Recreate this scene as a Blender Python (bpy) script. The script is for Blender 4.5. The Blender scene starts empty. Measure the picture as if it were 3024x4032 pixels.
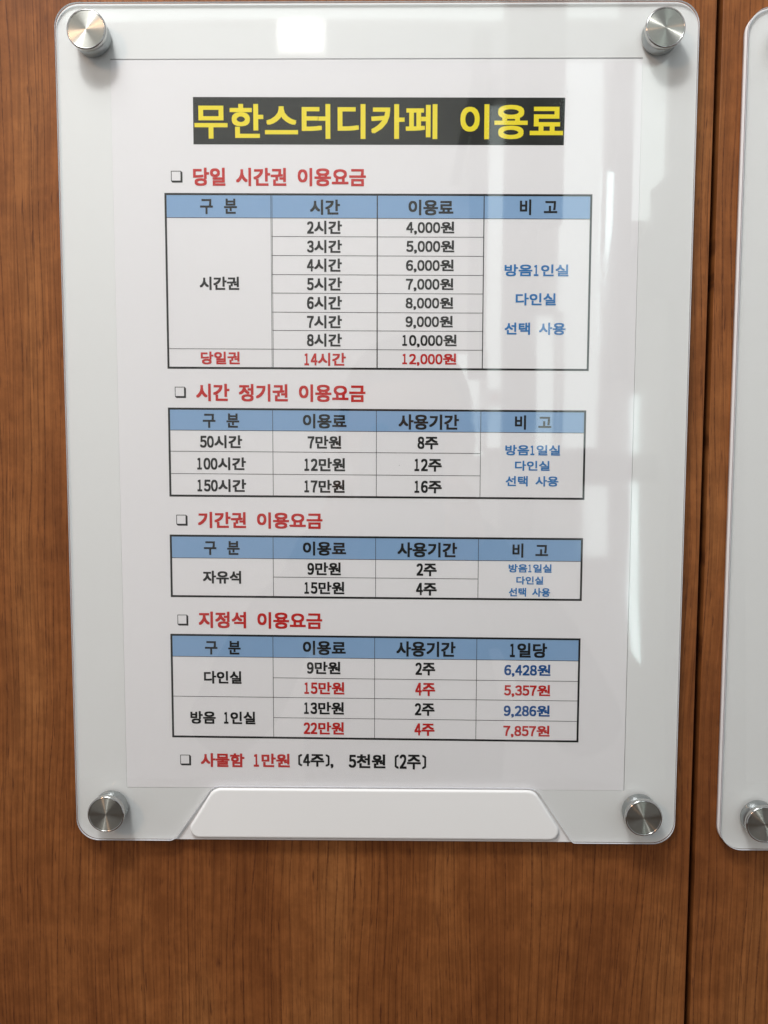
import bpy, bmesh, math, random
from mathutils import Vector, Matrix, Euler
random.seed(7)
S = bpy.context.scene
COL = S.collection
MM = 0.001
# All building is done in millimetres on the wall: x to the right, y up, d out of the wall
# towards the viewer.  World: X = x, Y = -d, Z = y + 1.45 m above the floor.
ZC = 1450.0
def P(x, y, d): return Vector((x*MM, -d*MM, (y+ZC)*MM))

# ------------------------------------------------------------------ camera
def _rot(rx, ry, rz):
    return Matrix.Rotation(rz, 3, 'Z') @ Matrix.Rotation(ry, 3, 'Y') @ Matrix.Rotation(rx, 3, 'X')
B2W = Matrix(((1, 0, 0), (0, 0, -1), (0, 1, 0)))          # board axes to world axes
cam_data = bpy.data.cameras.new('camera')
cam = bpy.data.objects.new('camera', cam_data); COL.objects.link(cam)
cam_data.sensor_fit = 'VERTICAL'; cam_data.sensor_height = 36.0; cam_data.sensor_width = 27.0
cam_data.lens = 3351/4032*36.0
cam_data.clip_start = 0.005; cam_data.clip_end = 50
Rb = B2W @ _rot(-0.0808, 0.011, 0.0021)
cam.matrix_world = Matrix.Translation(P(7.515, -2.717, 349.017)) @ Rb.to_4x4()
S.camera = cam

# ------------------------------------------------------------------ light
S.view_settings.view_transform = 'Standard'; S.view_settings.look = 'None'
S.view_settings.exposure = 0.0; S.view_settings.gamma = 1.0
w = bpy.data.worlds.new('World'); S.world = w; w.use_nodes = True
bg = w.node_tree.nodes['Background']
bg.inputs[0].default_value = (0.93, 0.955, 1.0, 1); bg.inputs[1].default_value = 0.58
def area(name, x, y, d, size, power, col, tx=0, ty=0, td=0):
    l = bpy.data.lights.new(name, 'AREA'); l.shape = 'SQUARE'; l.size = size
    l.energy = power; l.color = col
    o = bpy.data.objects.new(name, l); COL.objects.link(o)
    o.location = P(x, y, d)
    v = P(tx, ty, td) - o.location
    o.rotation_euler = v.to_track_quat('-Z', 'Y').to_euler()
    return o
area('spot_lamp', -205, 780, 520, 0.11, 3.7, (1.0, 0.99, 0.975), 0, 0, 0)
area('soft_fill_light', -300, 960, 560, 0.5, 6.4, (0.97, 0.985, 1.0), 0, 0, 0)  # added fill from above for a soft falloff down the wall; no actual fixture
area('warm_lamp', -1000, 760, 1500, 0.2, 4.6, (1.0, 0.60, 0.36), 0, -20, 0)
area('opposite_wall_fill', -300, 1250, 1900, 0.8, 17.0, (0.97, 1.0, 0.98), 0, 100, 3200)  # added fill aimed at the opposite wall, so its reflection is brighter

# ------------------------------------------------------------------ materials
def mat(name, col, rough=0.5, metal=0.0, spec=0.5, **kw):
    m = bpy.data.materials.new(name); m.use_nodes = True
    b = m.node_tree.nodes['Principled BSDF']
    b.inputs['Base Color'].default_value = (*col, 1)
    b.inputs['Roughness'].default_value = rough
    b.inputs['Metallic'].default_value = metal
    b.inputs['Specular IOR Level'].default_value = spec
    for k, v in kw.items(): b.inputs[k.replace('_', ' ')].default_value = v
    return m
def noise_mix(m, scale, c1, c2, detail=3, bump=0.0, bscale=None, vec=(1, 1, 1)):
    nt = m.node_tree; N = nt.nodes; L = nt.links; b = N['Principled BSDF']
    tc = N.new('ShaderNodeTexCoord'); mp = N.new('ShaderNodeMapping'); mp.inputs['Scale'].default_value = vec
    L.new(tc.outputs['Object'], mp.inputs[0])
    n = N.new('ShaderNodeTexNoise'); n.inputs['Scale'].default_value = scale; n.inputs['Detail'].default_value = detail
    L.new(mp.outputs[0], n.inputs['Vector'])
    r = N.new('ShaderNodeMix'); r.data_type = 'RGBA'
    r.inputs[6].default_value = (*c1, 1); r.inputs[7].default_value = (*c2, 1)
    L.new(n.outputs[0], r.inputs[0]); L.new(r.outputs[2], b.inputs['Base Color'])
    if bump:
        n2 = N.new('ShaderNodeTexNoise'); n2.inputs['Scale'].default_value = bscale or scale; n2.inputs['Detail'].default_value = 2
        L.new(mp.outputs[0], n2.inputs['Vector'])
        bp = N.new('ShaderNodeBump'); bp.inputs['Strength'].default_value = bump; bp.inputs['Distance'].default_value = 0.0001
        L.new(n2.outputs[0], bp.inputs['Height']); L.new(bp.outputs[0], b.inputs['Normal'])
    return m

M = {}
M['backing'] = noise_mix(mat('white_plastic', (0.78, 0.79, 0.77), 0.5, spec=0.35), 14, (0.80, 0.805, 0.805), (0.835, 0.84, 0.84), bump=0.10, bscale=900)
M['pad'] = noise_mix(mat('white_foam_pad', (0.82, 0.83, 0.81), 0.42, spec=0.4), 12, (0.83, 0.84, 0.83), (0.87, 0.88, 0.87), bump=0.12, bscale=1100)
M['paper'] = noise_mix(mat('paper', (0.84, 0.83, 0.83), 0.75, spec=0.2), 9, (0.84, 0.825, 0.845), (0.875, 0.86, 0.88), bump=0.03, bscale=25)
M['black'] = mat('black_ink', (0.012, 0.013, 0.013), 0.6, spec=0.25)
M['line'] = mat('thin_line_ink', (0.035, 0.036, 0.038), 0.6, spec=0.25)
M['red'] = mat('red_ink', (0.56, 0.022, 0.020), 0.6, spec=0.25)
M['blue'] = mat('dark_blue_ink', (0.012, 0.09, 0.30), 0.6, spec=0.25)
M['note'] = mat('blue_ink', (0.035, 0.20, 0.50), 0.6, spec=0.25)
M['yellow'] = mat('yellow_ink', (0.92, 0.76, 0.03), 0.6, spec=0.25)
M['head'] = noise_mix(mat('blue_cell_ink', (0.26, 0.42, 0.66), 0.6, spec=0.25), 60, (0.245, 0.405, 0.635), (0.28, 0.44, 0.675))
M['banner'] = mat('charcoal_ink', (0.017, 0.019, 0.016), 0.6, spec=0.25)

def acrylic():
    m = bpy.data.materials.new('clear_acrylic'); m.use_nodes = True
    nt = m.node_tree; N = nt.nodes; L = nt.links; N.clear()
    out = N.new('ShaderNodeOutputMaterial'); mix = N.new('ShaderNodeMixShader')
    tr = N.new('ShaderNodeBsdfTransparent'); tr.inputs[0].default_value = (0.985, 0.992, 0.988, 1)
    gl = N.new('ShaderNodeBsdfGlossy'); gl.inputs['Roughness'].default_value = 0.03
    fr = N.new('ShaderNodeFresnel'); fr.inputs['IOR'].default_value = 1.49
    ge = N.new('ShaderNodeNewGeometry'); mr = N.new('ShaderNodeMapRange')      # same surface reflectance seen from inside
    mr.inputs['To Min'].default_value = 1.49; mr.inputs['To Max'].default_value = 1/1.49
    L.new(ge.outputs['Backfacing'], mr.inputs['Value']); L.new(mr.outputs[0], fr.inputs['IOR'])
    L.new(fr.outputs[0], mix.inputs[0]); L.new(tr.outputs[0], mix.inputs[1]); L.new(gl.outputs[0], mix.inputs[2])
    tc = N.new('ShaderNodeTexCoord')
    n = N.new('ShaderNodeTexNoise'); n.inputs['Scale'].default_value = 9.0; n.inputs['Detail'].default_value = 1.0
    L.new(tc.outputs['Object'], n.inputs['Vector'])
    bp = N.new('ShaderNodeBump'); bp.inputs['Strength'].default_value = 0.5; bp.inputs['Distance'].default_value = 0.00035
    L.new(n.outputs[0], bp.inputs['Height']); L.new(bp.outputs[0], gl.inputs['Normal'])
    # faint wiping smears: the gloss varies a little
    sm = N.new('ShaderNodeTexNoise'); sm.inputs['Scale'].default_value = 14; sm.inputs['Detail'].default_value = 5; sm.inputs['Distortion'].default_value = 1.5
    L.new(tc.outputs['Object'], sm.inputs['Vector'])
    rr = N.new('ShaderNodeMapRange'); rr.inputs['From Min'].default_value = 0.35; rr.inputs['From Max'].default_value = 0.7
    rr.inputs['To Min'].default_value = 0.022; rr.inputs['To Max'].default_value = 0.055
    L.new(sm.outputs[0], rr.inputs['Value']); L.new(rr.outputs[0], gl.inputs['Roughness'])
    L.new(mix.outputs[0], out.inputs[0])
    return m
M['acrylic'] = acrylic()
M['edge'] = mat('acrylic_edge', (0.66, 0.66, 0.70), 0.15, spec=0.6)

def steel_brushed():
    m = bpy.data.materials.new('turned_steel'); m.use_nodes = True
    nt = m.node_tree; N = nt.nodes; L = nt.links; N.clear()
    out = N.new('ShaderNodeOutputMaterial'); b = N.new('ShaderNodeBsdfAnisotropic')
    b.inputs['Roughness'].default_value = 0.27; b.inputs['Anisotropy'].default_value = 0.80
    b2 = N.new('ShaderNodeBsdfAnisotropic'); b2.inputs['Roughness'].default_value = 0.35; b2.inputs['Anisotropy'].default_value = 0.5
    t = N.new('ShaderNodeTangent'); t.direction_type = 'RADIAL'; t.axis = 'Z'
    for q in (b, b2): L.new(t.outputs[0], q.inputs['Tangent'])
    # fine turned rings
    tc = N.new('ShaderNodeTexCoord'); sp = N.new('ShaderNodeVectorMath'); sp.operation = 'MULTIPLY'
    sp.inputs[1].default_value = (1, 1, 0); L.new(tc.outputs['Object'], sp.inputs[0])
    ln = N.new('ShaderNodeVectorMath'); ln.operation = 'LENGTH'; L.new(sp.outputs[0], ln.inputs[0])
    n = N.new('ShaderNodeTexNoise'); n.noise_dimensions = '1D'; n.inputs['Scale'].default_value = 5500
    L.new(ln.outputs['Value'], n.inputs['W'])
    r = N.new('ShaderNodeMix'); r.data_type = 'RGBA'
    r.inputs[6].default_value = (0.36, 0.36, 0.32, 1); r.inputs[7].default_value = (0.54, 0.54, 0.49, 1)
    L.new(n.outputs[0], r.inputs[0])
    for q in (b, b2): L.new(r.outputs[2], q.inputs['Color'])
    mx = N.new('ShaderNodeMixShader'); mx.inputs[0].default_value = 0.4
    L.new(b.outputs[0], mx.inputs[1]); L.new(b2.outputs[0], mx.inputs[2]); L.new(mx.outputs[0], out.inputs[0])
    return m
M['cap'] = steel_brushed()
M['chrome'] = mat('polished_steel', (0.52, 0.52, 0.50), 0.10, 1.0)
M['barrel'] = mat('satin_steel', (0.38, 0.40, 0.40), 0.30, 1.0)

def wood():
    m = mat('cherry_wood_laminate', (0.3, 0.12, 0.05), 0.5, spec=0.22)
    nt = m.node_tree; N = nt.nodes; L = nt.links; b = N['Principled BSDF']
    tc = N.new('ShaderNodeTexCoord')
    def mp(sx, sz, src=None, off=(0, 0, 0)):
        k = N.new('ShaderNodeMapping'); k.inputs['Scale'].default_value = (sx, 1, sz); k.inputs['Location'].default_value = off
        L.new(src or tc.outputs['Object'], k.inputs[0]); return k.outputs[0]
    def nz(v, sc=1.0, det=3.0, rough=0.5, dist=0.0):
        k = N.new('ShaderNodeTexNoise'); k.inputs['Scale'].default_value = sc; k.inputs['Detail'].default_value = det
        k.inputs['Roughness'].default_value = rough; k.inputs['Distortion'].default_value = dist
        L.new(v, k.inputs['Vector']); return k.outputs[0]
    def ramp(v, stops):
        k = N.new('ShaderNodeValToRGB'); e = k.color_ramp.elements
        e[0].position, e[0].color = stops[0][0], (*stops[0][1], 1)
        e[1].position, e[1].color = stops[-1][0], (*stops[-1][1], 1)
        for p, c in stops[1:-1]:
            q = e.new(p); q.color = (*c, 1)
        L.new(v, k.inputs[0]); return k.outputs[0]
    def mixc(kind, f, a, c):
        k = N.new('ShaderNodeMix'); k.data_type = 'RGBA'; k.blend_type = kind
        for s, v in ((0, f), (6, a), (7, c)):
            if isinstance(v, (int, float)): k.inputs[s].default_value = v
            elif isinstance(v, tuple): k.inputs[s].default_value = (*v, 1)
            else: L.new(v, k.inputs[s])
        return k.outputs[2]
    # gentle sideways wander of the grain
    wv = nz(mp(7, 3.2), 1.0, 2)
    sub = N.new('ShaderNodeMath'); sub.operation = 'SUBTRACT'; L.new(wv, sub.inputs[0]); sub.inputs[1].default_value = 0.5
    mu = N.new('ShaderNodeMath'); mu.operation = 'MULTIPLY'; L.new(sub.outputs[0], mu.inputs[0]); mu.inputs[1].default_value = 0.022
    cx = N.new('ShaderNodeCombineXYZ'); L.new(mu.outputs[0], cx.inputs[0])
    ad = N.new('ShaderNodeVectorMath'); L.new(tc.outputs['Object'], ad.inputs[0]); L.new(cx.outputs[0], ad.inputs[1])
    W = ad.outputs[0]
    base = ramp(nz(mp(26, 5, W), 1.0, 3), [(0.30, (0.202, 0.067, 0.018)), (0.52, (0.268, 0.096, 0.027)), (0.72, (0.335, 0.135, 0.042))])
    blot = nz(mp(10, 9, W, (3, 0, 7)), 1.0, 4, 0.6)
    base = mixc('MULTIPLY', ramp(blot, [(0.45, (0, 0, 0)), (0.75, (0.55,)*3)]), base, (0.62, 0.50, 0.42))
    fine = nz(mp(900, 14, W), 1.0, 2)
    base = mixc('MULTIPLY', 0.75, base, ramp(fine, [(0.30, (0.66, 0.62, 0.58)), (0.62, (1.08, 1.08, 1.08))]))
    # growth lines: thin, dark, beaded, unevenly spaced, leaning and wandering with the figure
    def mth(op, a, b_=None, c_=None):
        k = N.new('ShaderNodeMath'); k.operation = op
        for i, v in enumerate((a, b_, c_)):
            if v is None: continue
            if isinstance(v, (int, float)): k.inputs[i].default_value = v
            else: L.new(v, k.inputs[i])
        return k.outputs[0]
    sx = N.new('ShaderNodeSeparateXYZ'); L.new(W, sx.inputs[0])
    def lines(freq, a1, a2, width, off, gz, thr):
        ph = mth('MULTIPLY', sx.outputs[0], freq)
        ph = mth('MULTIPLY_ADD', nz(mp(9, 2.2, W, (off, 0, off)), 1.0, 1), a1, ph)
        ph = mth('MULTIPLY_ADD', nz(mp(75, 7, W, (0, off, 2)), 1.0, 2), a2, ph)
        fr = mth('ABSOLUTE', mth('SUBTRACT', mth('FRACT', ph), 0.5))
        rag = mth('MULTIPLY_ADD', nz(mp(900, 500, W, (off, off, 0)), 1.0, 2), -width*1.3, fr)
        ln = ramp(mth('DIVIDE', mth('ADD', rag, width*0.65), width*2), [(0.30, (1, 1, 1)), (0.75, (0, 0, 0))])
        bead = ramp(nz(mp(40, 330, W, (off, 1, 3)), 1.0, 3, 0.6), [(0.32, (0.42,)*3), (0.56, (1, 1, 1))])
        each = ramp(nz(mp(freq*0.8, gz, W, (off, 4, 1)), 1.0, 2, 0.5), thr)
        return mixc('MULTIPLY', 1.0, mixc('MULTIPLY', 1.0, ln, bead), each)
    l1 = lines(300, 9.0, 2.2, 0.062, 3.3, 7, [(0.36, (0.25,)*3), (0.56, (1, 1, 1))])
    l2 = lines(610, 14.0, 3.5, 0.075, 8.1, 16, [(0.50, (0.0,)*3), (0.68, (0.75,)*3)])
    g = mixc('LIGHTEN', 1.0, l1, l2)
    base = mixc('MIX', mth('MULTIPLY', g, 0.68), base, (0.070, 0.020, 0.007))
    # short dark pores
    pore = nz(mp(900, 70, W, (2, 2, 2)), 1.0, 2)
    pm = ramp(pore, [(0.62, (0, 0, 0)), (0.72, (0.7,)*3)])
    base = mixc('MIX', pm, base, (0.07, 0.020, 0.008))
    # soft mottling across the grain
    fl = ramp(nz(mp(120, 95, W, (5, 5, 5)), 1.0, 4, 0.65), [(0.42, (0.80, 0.77, 0.74)), (0.62, (1.06, 1.06, 1.05))])
    base = mixc('MULTIPLY', 0.8, base, fl)
    # one small dark knot low on the left
    d = N.new('ShaderNodeVectorMath'); d.operation = 'DISTANCE'
    ks = N.new('ShaderNodeMapping'); ks.inputs['Scale'].default_value = (1.0, 0, 0.62); L.new(tc.outputs['Object'], ks.inputs[0])
    d.inputs[1].default_value = (-0.0679, 0, -0.2283*0.62)
    L.new(ks.outputs[0], d.inputs[0])
    kn = nz(mp(700, 400), 1.0, 2)
    dd = N.new('ShaderNodeMath'); dd.operation = 'MULTIPLY_ADD'; L.new(kn, dd.inputs[0]); dd.inputs[1].default_value = 0.0036; L.new(d.outputs['Value'], dd.inputs[2])
    km = ramp(dd.outputs[0], [(0.0024, (0.85,)*3), (0.0034, (0, 0, 0))])
    base = mixc('MIX', km, base, (0.045, 0.012, 0.007))
    L.new(base, b.inputs['Base Color'])
    bp = N.new('ShaderNodeBump'); bp.inputs['Strength'].default_value = 0.25; bp.inputs['Distance'].default_value = 0.00012
    bp.invert = True; L.new(g, bp.inputs['Height']); L.new(bp.outputs[0], b.inputs['Normal'])
    return m
M['wood'] = wood()
M['dark'] = mat('dark_gap', (0.012, 0.007, 0.006), 0.8)
M['wall'] = mat('white_wall_paint', (0.80, 0.79, 0.77), 0.8)
M['pillar'] = mat('grey_lilac_paint', (0.09, 0.08, 0.095), 0.8)
M['floor'] = noise_mix(mat('brown_floor', (0.16, 0.12, 0.09), 0.6), 4, (0.14, 0.10, 0.08), (0.19, 0.14, 0.11))
def emit(name, col, s):
    m = bpy.data.materials.new(name); m.use_nodes = True
    nt = m.node_tree; nt.nodes.clear()
    e = nt.nodes.new('ShaderNodeEmission'); e.inputs[0].default_value = (*col, 1); e.inputs[1].default_value = s
    o = nt.nodes.new('ShaderNodeOutputMaterial'); nt.links.new(e.outputs[0], o.inputs[0]); return m
M['day'] = emit('daylight_pane', (0.88, 1.0, 0.98), 2.8)
M['gap'] = emit('daylight_gap', (0.82, 1.0, 1.0), 6.5)
M['lamp'] = emit('lamp_diffuser', (1.0, 1.0, 0.97), 9.0)
M['cloth'] = mat('dark_jacket_cloth', (0.035, 0.036, 0.045), 0.9)
M['skin'] = mat('skin', (0.42, 0.25, 0.18), 0.55)
M['hair'] = mat('dark_hair', (0.02, 0.016, 0.014), 0.6)
M['phone'] = mat('phone_case', (0.03, 0.03, 0.035), 0.4)
M['trouser'] = mat('dark_trousers', (0.03, 0.03, 0.035), 0.9)

# ------------------------------------------------------------------ helpers
def link(name, me, mats, parent=None):
    o = bpy.data.objects.new(name, me); COL.objects.link(o)
    for m in (mats if isinstance(mats, (list, tuple)) else [mats]): me.materials.append(m)
    if parent is not None: o.parent = parent
    return o
def empty(name, loc, label, cat, group=None):
    o = bpy.data.objects.new(name, None); COL.objects.link(o); o.location = loc
    o.empty_display_size = 0.02
    o['label'] = label; o['category'] = cat
    if group: o['group'] = group
    return o
def tag(o, label, cat, group=None):
    o['label'] = label; o['category'] = cat
    if group: o['group'] = group
    return o
def structure(o): o['kind'] = 'structure'; return o
def child(name, me, mats, parent):
    """vertices are in world coordinates; parent has only a location"""
    o = link(name, me, mats, parent)
    wl = parent.location.copy()
    if parent.parent: wl = wl + parent.parent.location
    me.transform(Matrix.Translation(-wl)); return o
def rounded(pts, n=8):
    """pts: (x, y, r) counter-clockwise or clockwise; returns rounded outline"""
    out = []
    k = len(pts)
    for i in range(k):
        p = Vector(pts[i][:2]); r = pts[i][2]
        a = Vector(pts[i-1][:2]); c = Vector(pts[(i+1) % k][:2])
        if r <= 0: out.append((p.x, p.y)); continue
        u = (a-p).normalized(); v = (c-p).normalized()
        ang = u.angle(v); t = r/math.tan(ang/2)
        p1 = p+u*t; p2 = p+v*t
        cc = p + (u+v).normalized()*(r/math.sin(ang/2))
        a1 = math.atan2(p1.y-cc.y, p1.x-cc.x); a2 = math.atan2(p2.y-cc.y, p2.x-cc.x)
        da = (a2-a1+math.pi) % (2*math.pi) - math.pi
        for j in range(n+1):
            q = a1+da*j/n; out.append((cc.x+r*math.cos(q), cc.y+r*math.sin(q)))
    return out
def prism(outline, d0, d1, bevel=0.0, side_mat=0, bev_seg=2):
    """solid from an outline, back at d0 and front at d1 (mm)"""
    bm = bmesh.new()
    f = bm.faces.new([bm.verts.new((x, y, d1)) for x, y in outline])
    if f.normal.z < 0 or True:
        bm.normal_update()
        if f.normal.z < 0: f.normal_flip()
    back = bmesh.ops.extrude_face_region(bm, geom=[f])
    nv = [g for g in back['geom'] if isinstance(g, bmesh.types.BMVert)]
    # the new cap becomes the back
    for v in nv: v.co.z = d0
    bmesh.ops.recalc_face_normals(bm, faces=bm.faces[:])
    for q in bm.faces:
        if abs(q.normal.z) < 0.5: q.material_index = side_mat; q.smooth = True
    if bevel > 0:
        ed = [e for e in bm.edges if all(abs(v.co.z-d1) < 1e-6 for v in e.verts)]
        bmesh.ops.bevel(bm, geom=ed, offset=bevel, segments=bev_seg, profile=0.5, affect='EDGES')
    return bm
def to_world(bm, name):
    """board millimetres to world metres"""
    for v in bm.verts: v.co = P(*v.co)
    me = bpy.data.meshes.new(name); bm.to_mesh(me); bm.free(); return me
def rect_bm(bm, x0, y0, x1, y1, d0, d1):
    vs = [bm.verts.new(c) for c in ((x0,y0,d0),(x1,y0,d0),(x1,y1,d0),(x0,y1,d0),(x0,y0,d1),(x1,y0,d1),(x1,y1,d1),(x0,y1,d1))]
    for q in ((3,2,1,0),(4,5,6,7),(0,1,5,4),(1,2,6,5),(2,3,7,6),(3,0,4,7)): bm.faces.new([vs[i] for i in q])
def box_me(name, *a):
    bm = bmesh.new(); rect_bm(bm, *a); return to_world(bm, name)

# ------------------------------------------------------------------ the wood wall
wall = empty('wood_panel_wall', P(0, 0, -3.4), 'x', 'x'); del wall['label']; del wall['category']; structure(wall)
def panel(x0, x1):
    bm = bmesh.new(); rect_bm(bm, x0, -1450, x1, 1150, -21.4, -3.4)
    ed = [e for e in bm.edges if all(abs(v.co.z+3.4) < 1e-6 for v in e.verts)]
    bmesh.ops.bevel(bm, geom=ed, offset=0.35, segments=2, profile=0.5, affect='EDGES')
    return to_world(bm, 'wood_panel')
for i, (x0, x1) in enumerate(((-1065.2, -467.6), (-465.2, 134.75), (137.15, 737.0), (739.4, 1339))):
    child('wood_panel', panel(x0, x1), M['wood'], wall)
child('wall_core', box_me('wall_core', -1300, -1450, 1500, 1150, -60, -22), M['dark'], wall)

# ------------------------------------------------------------------ acrylic sign holders
R0 = 9.3
def standoff_meshes():
    n = 72
    prof_b = [(7.45, 0.0), (7.45, 5.6)]
    def lathe(prof, n, flip=False, cap_top=False):
        bm = bmesh.new(); rings = []
        for r, z in prof:
            rings.append([bm.verts.new((r*math.cos(2*math.pi*i/n)*MM, r*math.sin(2*math.pi*i/n)*MM, z*MM)) for i in range(n)])
        for a, b in zip(rings, rings[1:]):
            for i in range(n):
                f = bm.faces.new((a[i], a[(i+1) % n], b[(i+1) % n], b[i])); f.smooth = True
        if cap_top: bm.faces.new(rings[-1])
        return bm
    barrel = lathe([(7.15, 0.0), (7.15, 5.9), (7.0, 6.0)], n)
    ring = lathe([(7.0, 5.6), (7.55, 5.6), (7.62, 5.75), (7.62, 7.35), (7.5, 7.62), (7.2, 7.78), (7.0, 7.80), (6.9, 7.6)], n)
    disc = lathe([(6.9, 7.6), (6.85, 7.66)], n)
    c = disc.verts.new((0, 0, 7.67*MM)); disc.verts.ensure_lookup_table()
    top = [v for v in disc.verts if abs(v.co.z-7.66*MM) < 1e-8]
    prev = top
    for rr in (5.1, 3.4, 1.7, 0.5):
        cur = [disc.verts.new((rr*math.cos(2*math.pi*i/n)*MM, rr*math.sin(2*math.pi*i/n)*MM, 7.66*MM)) for i in range(n)]
        for i in range(n): disc.faces.new((prev[i], prev[(i+1) % n], cur[(i+1) % n], cur[i]))
        prev = cur
    for i in range(n): disc.faces.new((prev[i], prev[(i+1) % n], c))
    c.co.z = 7.66*MM
    out = []
    for nm, bm in (('barrel', barrel), ('rim', ring), ('cap', disc)):
        me = bpy.data.meshes.new(nm); bm.to_mesh(me); bm.free(); out.append(me)
    return out
BAR, RIM, CAP = standoff_meshes()
BAR.materials.append(M['barrel']); RIM.materials.append(M['chrome']); CAP.materials.append(M['cap'])
ROT = Euler((math.radians(90), 0, 0))
def standoff(parent, x, y):
    root_loc = parent.location
    b = bpy.data.objects.new('standoff_screw', BAR); COL.objects.link(b); b.parent = parent
    b.location = P(x, y, 1.6) - root_loc; b.rotation_euler = ROT
    for nm, me in (('rim', RIM), ('cap', CAP)):
        c = bpy.data.objects.new(nm, me); COL.objects.link(c); c.parent = b
    return b

PX0, PX1, PY0, PY1 = -104.95, 104.95, -148.4, 148.12      # the paper
def holder(cx, cy, label, notice):
    """cx, cy: offset of the whole holder from the main one"""
    root = empty('sign_holder', P(cx, cy, -3.4), label, 'sign holder', 'acrylic sign holders on the wood wall')
    sh = lambda pts: [(x+cx, y+cy) for x, y in pts]
    L_, R_, T_, B_ = -126.25, 126.45, 169.4, -171.0
    outer = rounded([(L_, B_, R0), (R_, B_, R0), (R_, T_, R0), (L_, T_, R0)], 12)
    # backing plate: base, and a raised frame round the paper pocket
    bm = prism(sh(outer), -3.35, -0.62)
    child('backing_plate', to_world(bm, 'backing_plate'), M['backing'], root)
    bm = bmesh.new()
    hx0, hx1, hy0, hy1 = -105.07+cx, 105.2+cx, -148.5+cy, 148.6+cy
    hole = [(hx0, hy0), (hx1, hy0), (hx1, hy1), (hx0, hy1)]
    def wall_loop(pts, z0, z1):
        a = [bm.verts.new((x, y, z0)) for x, y in pts]; b = [bm.verts.new((x, y, z1)) for x, y in pts]
        for i in range(len(pts)):
            j = (i+1) % len(pts); f = bm.faces.new((a[i], a[j], b[j], b[i])); f.smooth = len(pts) > 8
        return b
    ob = wall_loop(sh(outer), -0.62, 0.03)
    hb = wall_loop(hole, -0.62, 0.03)
    es = []
    for ring in (ob, hb):
        for i in range(len(ring)): es.append(bm.edges.get((ring[i], ring[(i+1) % len(ring)])))
    r = bmesh.ops.triangle_fill(bm, edges=es, use_beauty=True)
    bmesh.ops.recalc_face_normals(bm, faces=bm.faces[:])
    child('backing_frame', to_world(bm, 'backing_frame'), M['backing'], root)
    # clear cover with the finger notch at the bottom
    notch = [(-85.2, B_, 3.5), (-68.6, -147.25, 6.5), (67.9, -147.35, 6.5), (83.6, B_, 2.2)]
    cov = rounded([(L_, B_, R0)] + notch + [(R_, B_, R0), (R_, T_, R0), (L_, T_, R0)], 12)
    bm = prism(sh(cov), 0.5, 1.6, side_mat=1)
    child('clear_cover', to_world(bm, 'clear_cover'), [M['acrylic'], M['edge']], root)
    # raised white pad inside the notch
    pad = rounded([(-81.3, -169.75, 4.0), (-67.8, -147.75, 6.0), (67.2, -147.85, 6.0), (81.0, -169.8, 4.0)], 12)
    bm = prism(sh(pad), 0.03, 2.0, bevel=1.15, bev_seg=4)
    for f in bm.faces: f.smooth = abs(f.normal.z) < 0.999
    child('raised_pad', to_world(bm, 'raised_pad'), M['pad'], root)
    for sx, sy in ((-111.13, 155.7), (111.0, 155.7), (-111.13, -156.26), (111.0, -156.26)):
        standoff(root, sx+cx, sy+cy)
    return root
holder(0, 0, 'clear acrylic sign holder with steel standoffs holding the printed price list', True)
N_DX, N_DY = 271.75, -2.4
holder(N_DX, N_DY, 'empty-looking white sign holder cut off at the right edge, beyond the dark wall seam', False)

# ------------------------------------------------------------------ the printed notice
notice = empty('price_notice', P(0, 0, -0.6), 'white printed price list with charcoal title bar and four blue headed tables', 'notice')
sheet = [(-105.0, PY0+0.12), (104.86, PY0), (105.13, PY1), (-105.03, PY1)]
child('sheet', to_world(prism(sheet, -0.55, 0.0), 'sheet'), M['paper'], notice)

_gc = {}
def glyph(ch, off):
    if (ch, off) in _gc: return _gc[(ch, off)]
    sub = {'(': '\u3014', ')': '\u3015'}
    body = chr(ord(ch)+0xFEE0) if ch.isdigit() else sub.get(ch, ch)
    c = bpy.data.curves.new('g', 'FONT'); c.body = body; c.resolution_u = 4
    o = bpy.data.objects.new('g', c); COL.objects.link(o)
    bpy.context.view_layer.update()
    me = o.to_mesh()
    vs = [(v.co.x, v.co.y) for v in me.vertices]; fs = [tuple(p.vertices) for p in me.polygons]
    o.to_mesh_clear(); bpy.data.objects.remove(o); bpy.data.curves.remove(c)
    _gc[(ch, off)] = (vs, fs); return vs, fs
def layout(s, space=0.5, off=0.03):
    """glyph outlines in cells: a Hangul syllable is 1 wide, a figure about half"""
    V, F = [], []; x = 0
    def put(vs, fs, fx, fy):
        n = len(V); V.extend((fx(a), fy(b)) for a, b in vs); F.extend(tuple(i+n for i in f) for f in fs)
    for ch in s:
        if ch == ' ': x += space; continue
        vs, fs = glyph(ch, off)
        if not vs: continue
        xa = min(v[0] for v in vs); xb = max(v[0] for v in vs); ya = min(v[1] for v in vs); yb = max(v[1] for v in vs)
        if ord(ch) > 0x3000:
            sx = 1.0/0.92; ho = x
            put(vs, fs, lambda a: ho+a*sx, lambda b: b*1.04); x += 1.0
        elif ch in '()':
            wd = 0.22; k = wd/(xb-xa); x += 0.10
            ho = x; put(vs, fs, lambda a: ho+(a-xa)*k, lambda b: -0.06+(b-ya)/(yb-ya)*0.86); x += wd+0.08
        elif ch == ',':
            ho = x+0.05; k = 0.14/(xb-xa); put(vs, fs, lambda a: ho+(a-xa)*k, lambda b: -0.19+(b-ya)/(yb-ya)*0.27); x += 0.25
        else:
            wd = 0.42 if ch != '1' else 0.27; k = wd/(xb-xa)
            ho = x+(0.50-wd)/2 - (0.03 if ch == '1' else 0)
            put(vs, fs, lambda a: ho+(a-xa)*k, lambda b: -0.05+(b-ya)/(yb-ya)*0.86); x += 0.50
    return V, F
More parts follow.
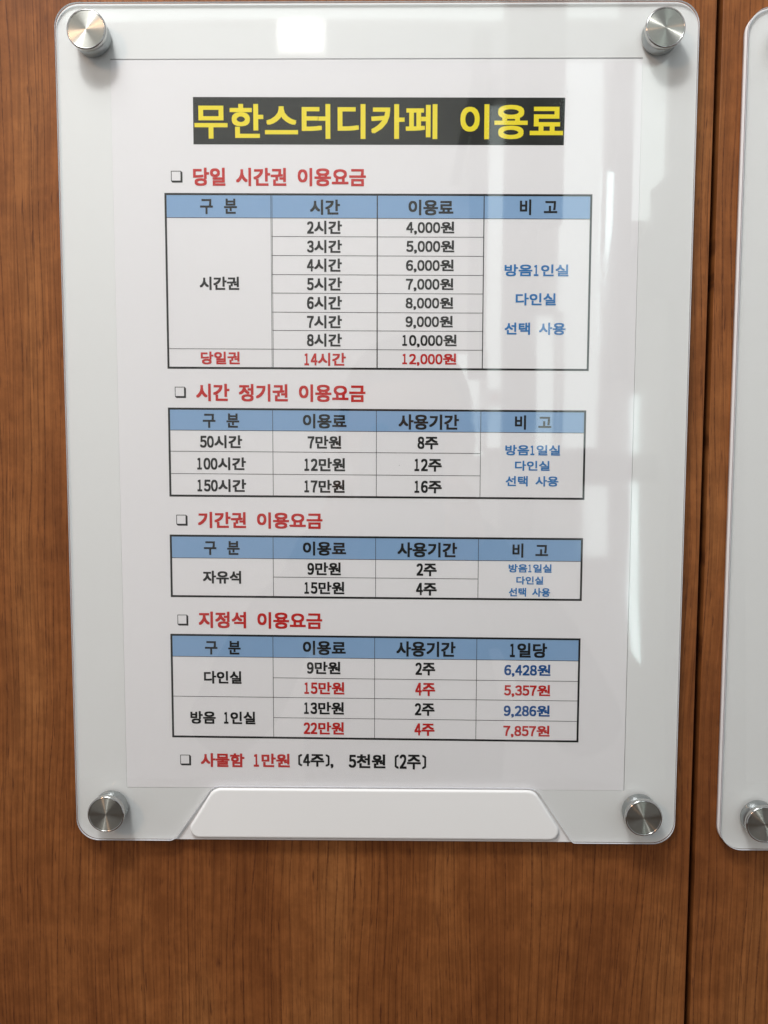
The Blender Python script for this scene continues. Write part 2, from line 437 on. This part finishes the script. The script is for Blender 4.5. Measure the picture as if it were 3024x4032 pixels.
def lettering(name, s, cx, cy, w, h, m, parent, k=0.005, d=0.075, space=0.5, off=0.033):
    V, F = layout(s, space, off)
    xa = min(v[0] for v in V); xb = max(v[0] for v in V); ya = min(v[1] for v in V); yb = max(v[1] for v in V)
    # the bold weight: the thin outline is printed several times, a hair apart
    r = off*min(w/(xb-xa), h/(yb-ya))
    fx = (w-2*r)/(xb-xa); fy = (h-2*r)/(yb-ya)
    pts = []; F0 = F; F = []
    for n, (ox, oy) in enumerate(((-1, -1), (1, -1), (1, 1), (-1, 1), (0, 0))):
        F += [tuple(i+n*len(V) for i in f) for f in F0]
        for a, b in V:
            X = (a-(xa+xb)/2)*fx+ox*r; Y = (b-(ya+yb)/2)*fy+oy*r
            pts.append(P(cx+X, cy+Y-k*X, d+n*0.003))
    me = bpy.data.meshes.new(name); me.from_pydata([tuple(p) for p in pts], [], F)
    me.validate(); me.update()
    # every face looks at the viewer
    bm = bmesh.new(); bm.from_mesh(me)
    for f in bm.faces:
        if f.normal.y > 0: f.normal_flip()
    bm.to_mesh(me); bm.free()
    return child(name, me, m, parent)
TABLE_TEXT = [
  [
    ('구 분', -62.82, 91.66, 14.84, 6.07, 'black'),
    ('시간', -20.16, 91.28, 12.06, 5.96, 'black'),
    ('시간권', -62.88, 61.36, 16.00, 5.30, 'black'),
    ('당일권', -62.92, 31.59, 15.87, 5.14, 'red'),
    ('14시간', -20.32, 31.10, 16.83, 5.25, 'red'),
    ('이용료', 22.24, 91.10, 17.92, 6.08, 'black'),
    ('비 고', 65.17, 91.18, 14.94, 6.08, 'black'),
    ('방음1인실', 64.75, 66.50, 25.64, 4.70, 'note'),
    ('다인실', 64.63, 55.08, 16.12, 4.85, 'note'),
    ('선택 사용', 64.52, 43.41, 24.55, 4.87, 'note'),
    ('2시간', -20.39, 83.40, 14.01, 5.24, 'black'),
    ('3시간', -20.41, 75.93, 14.03, 5.14, 'black'),
    ('4시간', -20.45, 68.55, 14.05, 5.27, 'black'),
    ('5시간', -20.47, 61.08, 14.08, 5.29, 'black'),
    ('6시간', -20.50, 53.64, 14.10, 5.43, 'black'),
    ('7시간', -20.52, 46.11, 14.13, 5.21, 'black'),
    ('8시간', -20.55, 38.80, 14.15, 5.24, 'black'),
    ('4,000원', 22.02, 83.09, 19.23, 5.15, 'black'),
    ('5,000원', 22.06, 75.69, 19.27, 5.23, 'black'),
    ('6,000원', 21.93, 68.22, 19.18, 5.12, 'black'),
    ('7,000원', 21.91, 60.79, 19.09, 5.14, 'black'),
    ('8,000원', 21.84, 53.33, 19.13, 5.04, 'black'),
    ('9,000원', 21.82, 45.94, 19.04, 5.12, 'black'),
    ('10,000원', 21.96, 38.46, 21.98, 5.20, 'black'),
    ('12,000원', 21.95, 31.02, 21.90, 5.04, 'red'),
  ],
  [
    ('구 분', -62.97, 6.27, 14.90, 5.91, 'black'),
    ('이용료', -20.55, 6.11, 17.82, 5.90, 'black'),
    ('50시간', -63.08, -2.30, 17.31, 5.29, 'black'),
    ('7만원', -20.70, -2.41, 13.70, 5.22, 'black'),
    ('100시간', -63.00, -11.30, 20.04, 5.25, 'black'),
    ('12만원', -20.61, -11.56, 16.71, 5.36, 'black'),
    ('150시간', -63.00, -20.27, 20.08, 5.27, 'black'),
    ('17만원', -20.73, -20.45, 16.56, 5.26, 'black'),
    ('사용기간', 21.86, 5.83, 24.64, 6.21, 'black'),
    ('비 고', 64.39, 5.73, 14.81, 5.82, 'black'),
    ('8주', 21.60, -2.66, 8.44, 5.17, 'black'),
    ('12주', 21.75, -11.71, 11.15, 5.20, 'black'),
    ('16주', 21.81, -20.65, 11.18, 5.16, 'black'),
    ('방음1일실', 64.38, -5.52, 22.34, 4.24, 'note'),
    ('다인실', 64.33, -11.86, 14.18, 4.06, 'note'),
    ('선택 사용', 64.30, -18.18, 21.59, 4.21, 'note'),
  ],
  [
    ('구 분', -63.34, -46.13, 14.78, 5.88, 'black'),
    ('이용료', -20.83, -46.25, 17.87, 5.81, 'black'),
    ('자유석', -63.44, -58.31, 15.90, 5.36, 'black'),
    ('9만원', -21.00, -54.62, 13.86, 5.34, 'black'),
    ('15만원', -20.94, -62.62, 16.60, 5.18, 'black'),
    ('사용기간', 21.59, -46.62, 24.63, 6.17, 'black'),
    ('비 고', 64.08, -46.78, 14.67, 5.91, 'black'),
    ('2주', 21.39, -54.90, 8.35, 5.30, 'black'),
    ('4주', 21.35, -63.02, 8.56, 5.32, 'black'),
    ('방음1일실', 64.12, -54.16, 17.73, 3.51, 'note'),
    ('다인실', 64.05, -59.20, 11.12, 3.39, 'note'),
    ('선택 사용', 64.00, -64.13, 17.08, 3.65, 'note'),
  ],
  [
    ('구 분', -63.47, -88.07, 14.92, 5.86, 'black'),
    ('이용료', -21.04, -87.96, 17.91, 6.04, 'black'),
    ('다인실', -63.67, -100.70, 15.76, 5.40, 'black'),
    ('방음 1인실', -63.84, -117.97, 27.34, 5.45, 'black'),
    ('9만원', -21.34, -96.39, 13.99, 5.26, 'black'),
    ('15만원', -21.09, -105.05, 16.77, 5.23, 'red'),
    ('13만원', -21.27, -113.61, 16.73, 5.30, 'black'),
    ('22만원', -21.40, -122.23, 16.96, 5.33, 'red'),
    ('사용기간', 21.30, -88.27, 24.67, 6.48, 'black'),
    ('1일당', 63.98, -88.59, 15.45, 6.21, 'black'),
    ('2주', 21.11, -96.69, 8.24, 5.41, 'black'),
    ('4주', 21.13, -105.39, 8.32, 5.62, 'red'),
    ('2주', 20.95, -113.97, 8.27, 5.38, 'black'),
    ('4주', 20.94, -122.62, 8.42, 5.33, 'red'),
    ('6,428원', 63.64, -97.22, 19.25, 5.33, 'blue'),
    ('5,357원', 63.67, -105.85, 19.21, 5.28, 'red'),
    ('9,286원', 63.65, -114.59, 19.20, 5.37, 'blue'),
    ('7,857원', 63.66, -123.19, 19.35, 5.27, 'red'),
  ],
]
HEADINGS = [
    ('당일 시간권 이용요금', -38.32, 103.04, 69.08, 7.12, 'red'),
    ('시간 정기권 이용요금', -38.48, 17.54, 69.12, 7.11, 'red'),
    ('기간권 이용요금', -47.34, -34.63, 51.49, 6.75, 'red'),
    ('지정석 이용요금', -47.65, -76.39, 51.56, 7.00, 'red'),
    ('사물함', -64.20, -136.30, 18.47, 6.06, 'red'),
    ('1만원', -43.41, -136.26, 15.24, 5.86, 'red'),
    ('(4주),', -24.80, -136.46, 14.86, 6.12, 'black'),
    ('5천원', -3.17, -136.38, 15.51, 5.99, 'black'),
    ('(2주)', 15.09, -136.59, 13.22, 6.43, 'black'),
]
BULLETS =  [(-79.41, 103.23, 4.61, 4.58), (-79.4, 17.71, 4.52, 4.53), (-79.67, -34.64, 4.64, 4.52), (-79.99, -76.44, 4.5, 4.6), (-79.84, -136.37, 4.56, 4.61)]

KS = [0.0042, 0.0052, 0.0056, 0.0070]
# x of the column lines, y of the row lines (read at x = -20)
COLS = [(-84.5, -41.6, 0.8, 43.45, 86.5), (-84.65, -41.82, 0.55, 43.1, 85.85), (-84.85, -42.08, 0.32, 42.7, 85.65), (-85.35, -42.5, -0.04, 42.48, 85.5)]
ROWS = [(96.25, 87.03, 79.77, 72.29, 64.77, 57.44, 49.87, 42.58, 35.07, 27.42), (10.81, 2.09, -6.54, -15.69, -24.78),
        (-41.37, -50.61, -58.3, -66.67), (-83.09, -92.21, -100.9, -109.25, -117.97, -126.59)]
def bar(bm, x0, y0, x1, y1, th, k, d0=0.0, d1=0.05):
    """a straight printed line, th mm thick, following the tilt k of the print"""
    sk = lambda x, y: y - k*(x+20)
    if abs(y0-y1) < 1e-6: c = [(x0, sk(x0, y0-th/2)), (x1, sk(x1, y0-th/2)), (x1, sk(x1, y0+th/2)), (x0, sk(x0, y0+th/2))]
    else: c = [(x0-th/2, sk(x0, y0)), (x0+th/2, sk(x0, y0)), (x0+th/2, sk(x0, y1)), (x0-th/2, sk(x0, y1))]
    bm.faces.new([bm.verts.new((x, y, d1)) for x, y in c])
TLABEL = [None, None, None, None]
def sheet_flip(bm):
    bm.normal_update()
    for f in bm.faces:
        if f.normal.z < 0: f.normal_flip()
for t in range(4):
    k = KS[t]; cx = COLS[t]; ry = ROWS[t]
    bm = bmesh.new(); X0, X1, Y1, Y0 = cx[0], cx[-1], ry[0], ry[-1]
    TH = 0.82
    bar(bm, X0, Y1, X1, Y1, TH, k); bar(bm, X0, Y0, X1, Y0, TH, k)
    bar(bm, X0+TH/2, Y0+TH/2, X0+TH/2, Y1-TH/2, TH, k); bar(bm, X1-TH/2, Y0+TH/2, X1-TH/2, Y1-TH/2, TH, k)
    sheet_flip(bm)
    tab = child('price_table', to_world(bm, 'price_table'), M['black'], notice)
    # header cells
    hb = ry[1]
    for c in range(4):
        bm = bmesh.new()
        a = cx[c] + (TH if c == 0 else 0.0); b = cx[c+1] - (TH if c == 3 else 0.0)
        sk = lambda x, y: y - k*(x+20)
        bm.faces.new([bm.verts.new((x, sk(x, y), 0.025)) for x, y in ((a, hb), (b, hb), (b, Y1-TH/2), (a, Y1-TH/2))])
        child('header_cell', to_world(bm, 'header_cell'), M['head'], tab)
    # inner lines
    bm = bmesh.new(); thn = 0.21
    for i, y in enumerate(ry[1:-1], 1):
        a, b = X0+TH, X1-TH
        if t == 0:
            if i == 1: pass
            elif i == 8: b = cx[3]
            else: a, b = cx[1], cx[3]
        elif t == 1:
            if i > 1: b = cx[3]
        elif t == 2:
            if i > 1: a, b = cx[1], cx[3]
        elif t == 3:
            if i in (2, 4): a = cx[1]
        bar(bm, a, y, b, y, thn, k, d1=0.060)
    for j in (1, 2, 3):
        x = cx[j]; ya, yb = Y0+TH/2, Y1-TH/2
        if t == 0 and j == 1:
            bar(bm, x-0.24, ya, x-0.24, yb, thn*0.9, k, d1=0.052); bar(bm, x+0.24, ya, x+0.24, yb, thn*0.9, k, d1=0.052)
        elif t == 0 and j == 2: bar(bm, x, ya, x, yb, 0.45, k, d1=0.052)
        elif t == 0: bar(bm, x, ya, x, yb, 0.38, k, d1=0.052)
        else: bar(bm, x, ya, x, yb, thn, k, d1=0.052)
    sheet_flip(bm)
    child('grid_lines', to_world(bm, 'grid_lines'), M['line'], tab)
    for s, x, y, w_, h_, col in TABLE_TEXT[t]:
        lettering('lettering', s, x, y, w_, h_, M[col], tab, k, space=(0.78 if s in ('구 분', '비 고') else 0.55), off=(0.028 if col == 'note' else 0.032))

# title
bm = bmesh.new()
q = [(-72.5, 115.76), (74.76, 115.18), (75.0, 133.4), (-72.45, 133.98)]
bm.faces.new([bm.verts.new((x, y, 0.025)) for x, y in q])
ban = child('title_bar', to_world(bm, 'title_bar'), M['banner'], notice)
lettering('lettering', '무한스터디카페 이용료', 1.2, 124.4, 146.3, 13.4, M['yellow'], ban, 0.0035, off=0.024)
HK = [0.0045, 0.0052, 0.0056, 0.0065, 0.0075, 0.0075, 0.0075, 0.0075, 0.0075]
for i, (s, x, y, w_, h_, col) in enumerate(HEADINGS):
    lettering('heading', s, x, y, w_, h_, M[col], notice, HK[i], space=0.52)
for x, y, w_, h_ in BULLETS:
    # open square with a black drop edge
    x0, x1, y0, y1 = x-w_/2, x+w_/2, y-h_/2, y+h_/2
    o_ = 0.13*w_; e = 0.055*w_
    out = [(x0, y1), (x1-o_, y1), (x1, y1-o_), (x1, y0), (x0+o_, y0), (x0, y0+o_)]
    inn = [(x0+e, y1-e), (x1-o_*1.35, y1-e), (x1-o_*1.35, y0+o_*1.35), (x0+e, y0+o_*1.35)]
    bm = bmesh.new()
    a = [bm.verts.new((px, py, 0.05)) for px, py in out]; b = [bm.verts.new((px, py, 0.05)) for px, py in inn]
    es = [bm.edges.new((r[i], r[(i+1) % len(r)])) for r in (a, b) for i in range(len(r))]
    bmesh.ops.triangle_fill(bm, edges=es, use_beauty=True); sheet_flip(bm)
    child('square_bullet', to_world(bm, 'square_bullet'), M['black'], notice)
for x, y, r in ((75.67, 135.69, 0.22), (-35.23, -36.68, 0.26), (9.94, -11.77, 0.14), (-35.9, -37.2, 0.15)):
    bm = bmesh.new()
    bm.faces.new([bm.verts.new((x+r*math.cos(a*math.pi/4)*random.uniform(.6, 1), y+r*math.sin(a*math.pi/4)*random.uniform(.6, 1), 0.09)) for a in range(8)]); sheet_flip(bm)
    child('dust_speck', to_world(bm, 'dust_speck'), M['line'], notice)


# ------------------------------------------------------------------ what the cover reflects
structure(link('floor', box_me('floor', -3500, -1470, 3500, -1450, -60, 5000), M['floor']))
def at(px, py, d):
    """point at depth d behind the viewer whose mirror image the photo shows at px, py"""
    v = B2W.transposed() @ (Rb @ Vector(((px-1512)/3351, -(py-2016)/3351, -1)))
    t = (-d-349.017)/v.z
    return 7.515+v.x*t, -2.717+v.y*t
D = 3200
opp = link('opposite_wall', box_me('opposite_wall', -2600, -1450, 2600, 1500, D+20, D+120), M['wall']); structure(opp)
def slab(name, px0, py0, px1, py1, m, d0, d1, parent):
    x0, y1 = at(px0, py0, D); x1, y0 = at(px1, py1, D)
    return child(name, box_me(name, x0, y0, x1, y1, d0, d1), m, parent)
for a in ((1998, -500, 2085, 2100), (1853, 150, 1905, 1500), (2428, 200, 2448, 1500), (2085, -500, 2200, 900), (2190, 1790, 2560, 1890)):
    slab('pillar', *a, M['pillar'], D-90, D+20, opp)
def prism_at(name, pts, m, d0, d1):
    child(name, to_world(prism([at(a, b, D) for a, b in pts], d0, d1), name), m, opp)
prism_at('beam', [(2628, 200), (2900, 200), (2900, 3300), (2628, 3300)], M['pillar'], D-80, D+18)
prism_at('beam', [(2551, 770), (2627.5, 700), (2627.5, 1180), (2440, 1150), (2440, 1035), (2551, 900)], M['pillar'], D-70, D-40)
prism_at('brace', [(1878, 200), (1912, 200), (1800, 760), (1760, 760)], M['pillar'], D-120, D-92)
def gap_window(label, pts):
    q = [at(a, b, D) for a, b in pts]
    r = empty('window', P(q[0][0], q[0][1], D+20), label, 'window', 'windows behind the viewer')
    child('pane', to_world(prism(q, D-2, D+4), 'pane'), M['gap'], r)
    c = (sum(a for a, b in q)/len(q), sum(b for a, b in q)/len(q))
    o_ = [(c[0]+(a-c[0])*1.25, c[1]+(b-c[1])*1.02) for a, b in q]
    child('frame', to_world(prism(o_, D+4.5, D+18), 'frame'), M['wall'], r)
def window(label, px0, py0, px1, py1, m):
    x0, y1 = at(px0, py0, D); x1, y0 = at(px1, py1, D)
    r = empty('window', P((x0+x1)/2, y0, D+20), label, 'window', 'windows behind the viewer')
    child('pane', box_me('pane', x0, y0, x1, y1, D-2, D+4), m, r)
    bm = bmesh.new(); fw = 14
    rect_bm(bm, x0-fw, y0-fw, x0, y1+fw, D-30, D+18); rect_bm(bm, x1, y0-fw, x1+fw, y1+fw, D-30, D+18)
    rect_bm(bm, x0, y1, x1, y1+fw, D-30, D+18); rect_bm(bm, x0, y0-fw, x1, y0, D-30, D+18)
    child('frame', to_world(bm, 'frame'), M['wall'], r)
window('tall pale window mirrored beside the reflected pillar', 2210, 235, 2345, 1765, M['day'])
gap_window('narrow bright cyan gap mirrored right of the first table', [(2352, 1120), (2348, 1370), (2366, 1385), (2390, 1050), (2424, 800), (2426, 690), (2366, 672)])
window('broad pale window mirrored near the upper right standoff', 2460, 230, 2610, 880, M['day'])
window('low pale window mirrored beside the second table', 2290, 1910, 2385, 2190, M['day'])
gap_window('slim bright gap mirrored down the right margin of the holder', [(2487, 1560), (2482, 2000), (2470, 2350), (2488, 2560), (2525, 2620), (2512, 2350), (2510, 1900), (2514, 1555)])
window('pale window mirrored left of the reflected pillar', 1912, 420, 1990, 1760, M['day'])
window('long pale glowing band added for the bright ceiling mirrored along the top edge', 250, -60, 1975, 92, M['day'])  # not a window: added glow standing in for the bright ceiling
window('short pale glowing band added for the bright ceiling mirrored near the upper right standoff', 2105, -60, 2440, 80, M['day'])  # right-hand piece of the added ceiling glow, no window here
window('short pale glowing pane added to set off the dark head outline', 1800, 1400, 1900, 1790, M['day'])  # added glow behind the head so its dark edge shows
window('pale glowing pane added between the two reflected pillars to set off the silhouette', 2098, 1250, 2190, 1775, M['day'])  # added glow, brightens the backdrop of the person's silhouette
cx_, cy_ = at(1942, 1570, D)
card = empty('wall_card', P(cx_, cy_, D), 'small pale card with a pink dot, mirrored left of the reflected pillar', 'card')
child('card', box_me('card', cx_-42, cy_-34, cx_+42, cy_+34, D-38, D-34), M['wall'], card)
child('dot', to_world(prism([(cx_+13*math.cos(i*math.pi/12), cy_+13*math.sin(i*math.pi/12)) for i in range(24)], D-40.5, D-38.5), 'dot'), M['red'], card)
x0, y0 = at(1112, 190, 2300); x1, y1 = at(1268, 90, 2300)
lt = empty('ceiling_light', P((x0+x1)/2, (y0+y1)/2, 2300), 'square white ceiling light mirrored above the price list title', 'lamp')
child('diffuser', box_me('diffuser', x0, y0, x1, y1, 2300, 2306), M['lamp'], lt)
child('housing', box_me('housing', x0-12, y0-12, x1+12, y1+12, 2306.5, 2340), M['wall'], lt)

# ------------------------------------------------------------------ the viewer (seen only as a dim reflection)
def skin(name, verts, edges, radii, m, parent, root=0, sub=2):
    me = bpy.data.meshes.new(name); me.from_pydata([tuple(P(*v)) for v in verts], edges, [])
    o = bpy.data.objects.new(name, me); COL.objects.link(o)
    md = o.modifiers.new('skin', 'SKIN')
    for i, sv in enumerate(me.skin_vertices[0].data):
        r = radii[i]; r = r if isinstance(r, tuple) else (r, r)
        sv.radius = (r[0]*MM, r[1]*MM); sv.use_root = (i == root)
    md.use_smooth_shade = True
    s = o.modifiers.new('sub', 'SUBSURF'); s.levels = sub; s.render_levels = sub
    bpy.context.view_layer.update()
    dg = bpy.context.evaluated_depsgraph_get()
    m2 = bpy.data.meshes.new_from_object(o.evaluated_get(dg)); bpy.data.objects.remove(o)
    for p in m2.polygons: p.use_smooth = True
    m2.name = name
    return child(name, m2, m, parent)
hx, hy = at(1600, 1700, 760); hd = 790
per = empty('person', P(hx, -1450, 820), 'person in dark clothes holding up a phone, mirrored faintly in the cover', 'person')
V = []; E = []; R = []
def jv(x, y, d, r, frm=None):
    V.append((hx+x, y, d)); R.append(r)
    if frm is not None: E.append((frm, len(V)-1))
    return len(V)-1
yb = hy   # head centre height
pel = jv(0, yb-760, 850, (150, 115))
wai = jv(0, yb-600, 845, (140, 105), pel); che = jv(0, yb-400, 835, (165, 115), wai)
shl = jv(0, yb-235, 820, (120, 80), che); nec = jv(0, yb-150, 805, 58, shl)
head1 = jv(0, yb-70, 790, (62, 70), nec); head2 = jv(0, yb+20, 795, (76, 92), head1); head3 = jv(0, yb+85, 800, (60, 74), head2)
for s in (-1, 1):
    a = jv(s*165, yb-240, 820, 62, shl); b = jv(s*245, yb-390, 740, 50, a)
    c = jv(s*(170), yb-300, 580, 40, b); d_ = jv(s*70+(-hx+15), -95, 420, 27, c)
    h_ = jv(s*52+(-hx+15), -75, 385, (24, 18), d_)
    l1 = jv(s*95, yb-860, 850, 92, pel); l2 = jv(s*100, yb-1150, 845, 62, l1); l3 = jv(s*100, -1450+95, 870, 42, l2)
    l4 = jv(s*105, -1450+38, 770, (44, 30), l3)
skin('body', V, E, R, M['cloth'], per)
# face, hair
def ball(name, c, rad, m, cut=None):
    bm = bmesh.new(); bmesh.ops.create_uvsphere(bm, u_segments=24, v_segments=16, radius=1)
    for v in bm.verts:
        x, y, z = v.co
        v.co = (c[0]+x*rad[0], c[1]+z*rad[1], c[2]+y*rad[2])
    if cut: bmesh.ops.delete(bm, geom=[v for v in bm.verts if cut(v.co)], context='VERTS')
    for f in bm.faces: f.smooth = True
    bmesh.ops.recalc_face_normals(bm, faces=bm.faces[:])
    return child(name, to_world(bm, name), m, per)
ball('face', (hx, yb-5, 772), (79, 108, 84), M['skin'])
ball('hair', (hx, yb+22, 800), (90, 106, 104), M['hair'], lambda c: c.z < 752 and c.y < yb+55)
ball('nose', (hx, yb-22, 690), (13, 22, 16), M['skin'])
for s in (-1, 1):
    ball('ear', (hx+s*84, yb-10, 790), (9, 28, 18), M['skin'])
    ball('eye', (hx+s*31, yb+4, 698), (13, 7, 8), M['hair'])
ball('mouth', (hx, yb-58, 697), (22, 5, 7), M['phone'])
# hands: palm plus five fingers closed on the phone's sides
PHX, PHY = 15, -62
for s in (-1, 1):
    V2 = [(PHX+s*58, PHY-45, 400), (PHX+s*50, PHY-10, 385)]; E2 = [(0, 1)]; R2 = [(24, 17), (27, 15)]
    for i in range(4):
        y = PHY+22-i*21
        n = len(V2); V2 += [(PHX+s*52, y, 372), (PHX+s*46, y+2, 362-4), (PHX+s*(30-i*2), y+3, 360-3)]
        V2[n+1] = (PHX+s*48, y+2, 366); V2[n+2] = (PHX+s*(36+i), y+3, 378)
        E2 += [(1, n), (n, n+1), (n+1, n+2)]; R2 += [9.5, 8.5, 7.5]
    n = len(V2); V2 += [(PHX+s*44, PHY-30, 392), (PHX+s*28, PHY-20, 382)]; E2 += [(0, n), (n, n+1)]; R2 += [11, 9]
    skin('hand', V2, E2, R2, M['skin'], per, sub=1)
bm = prism(rounded([(PHX-35, PHY-69, 9), (PHX+35, PHY-69, 9), (PHX+35, PHY+69, 9), (PHX-35, PHY+69, 9)], 6), 354, 361.5)
ph = to_world(bm, 'phone')
tag(link('phone', ph, M['phone']), 'dark phone held up in both hands by the mirrored person', 'phone')
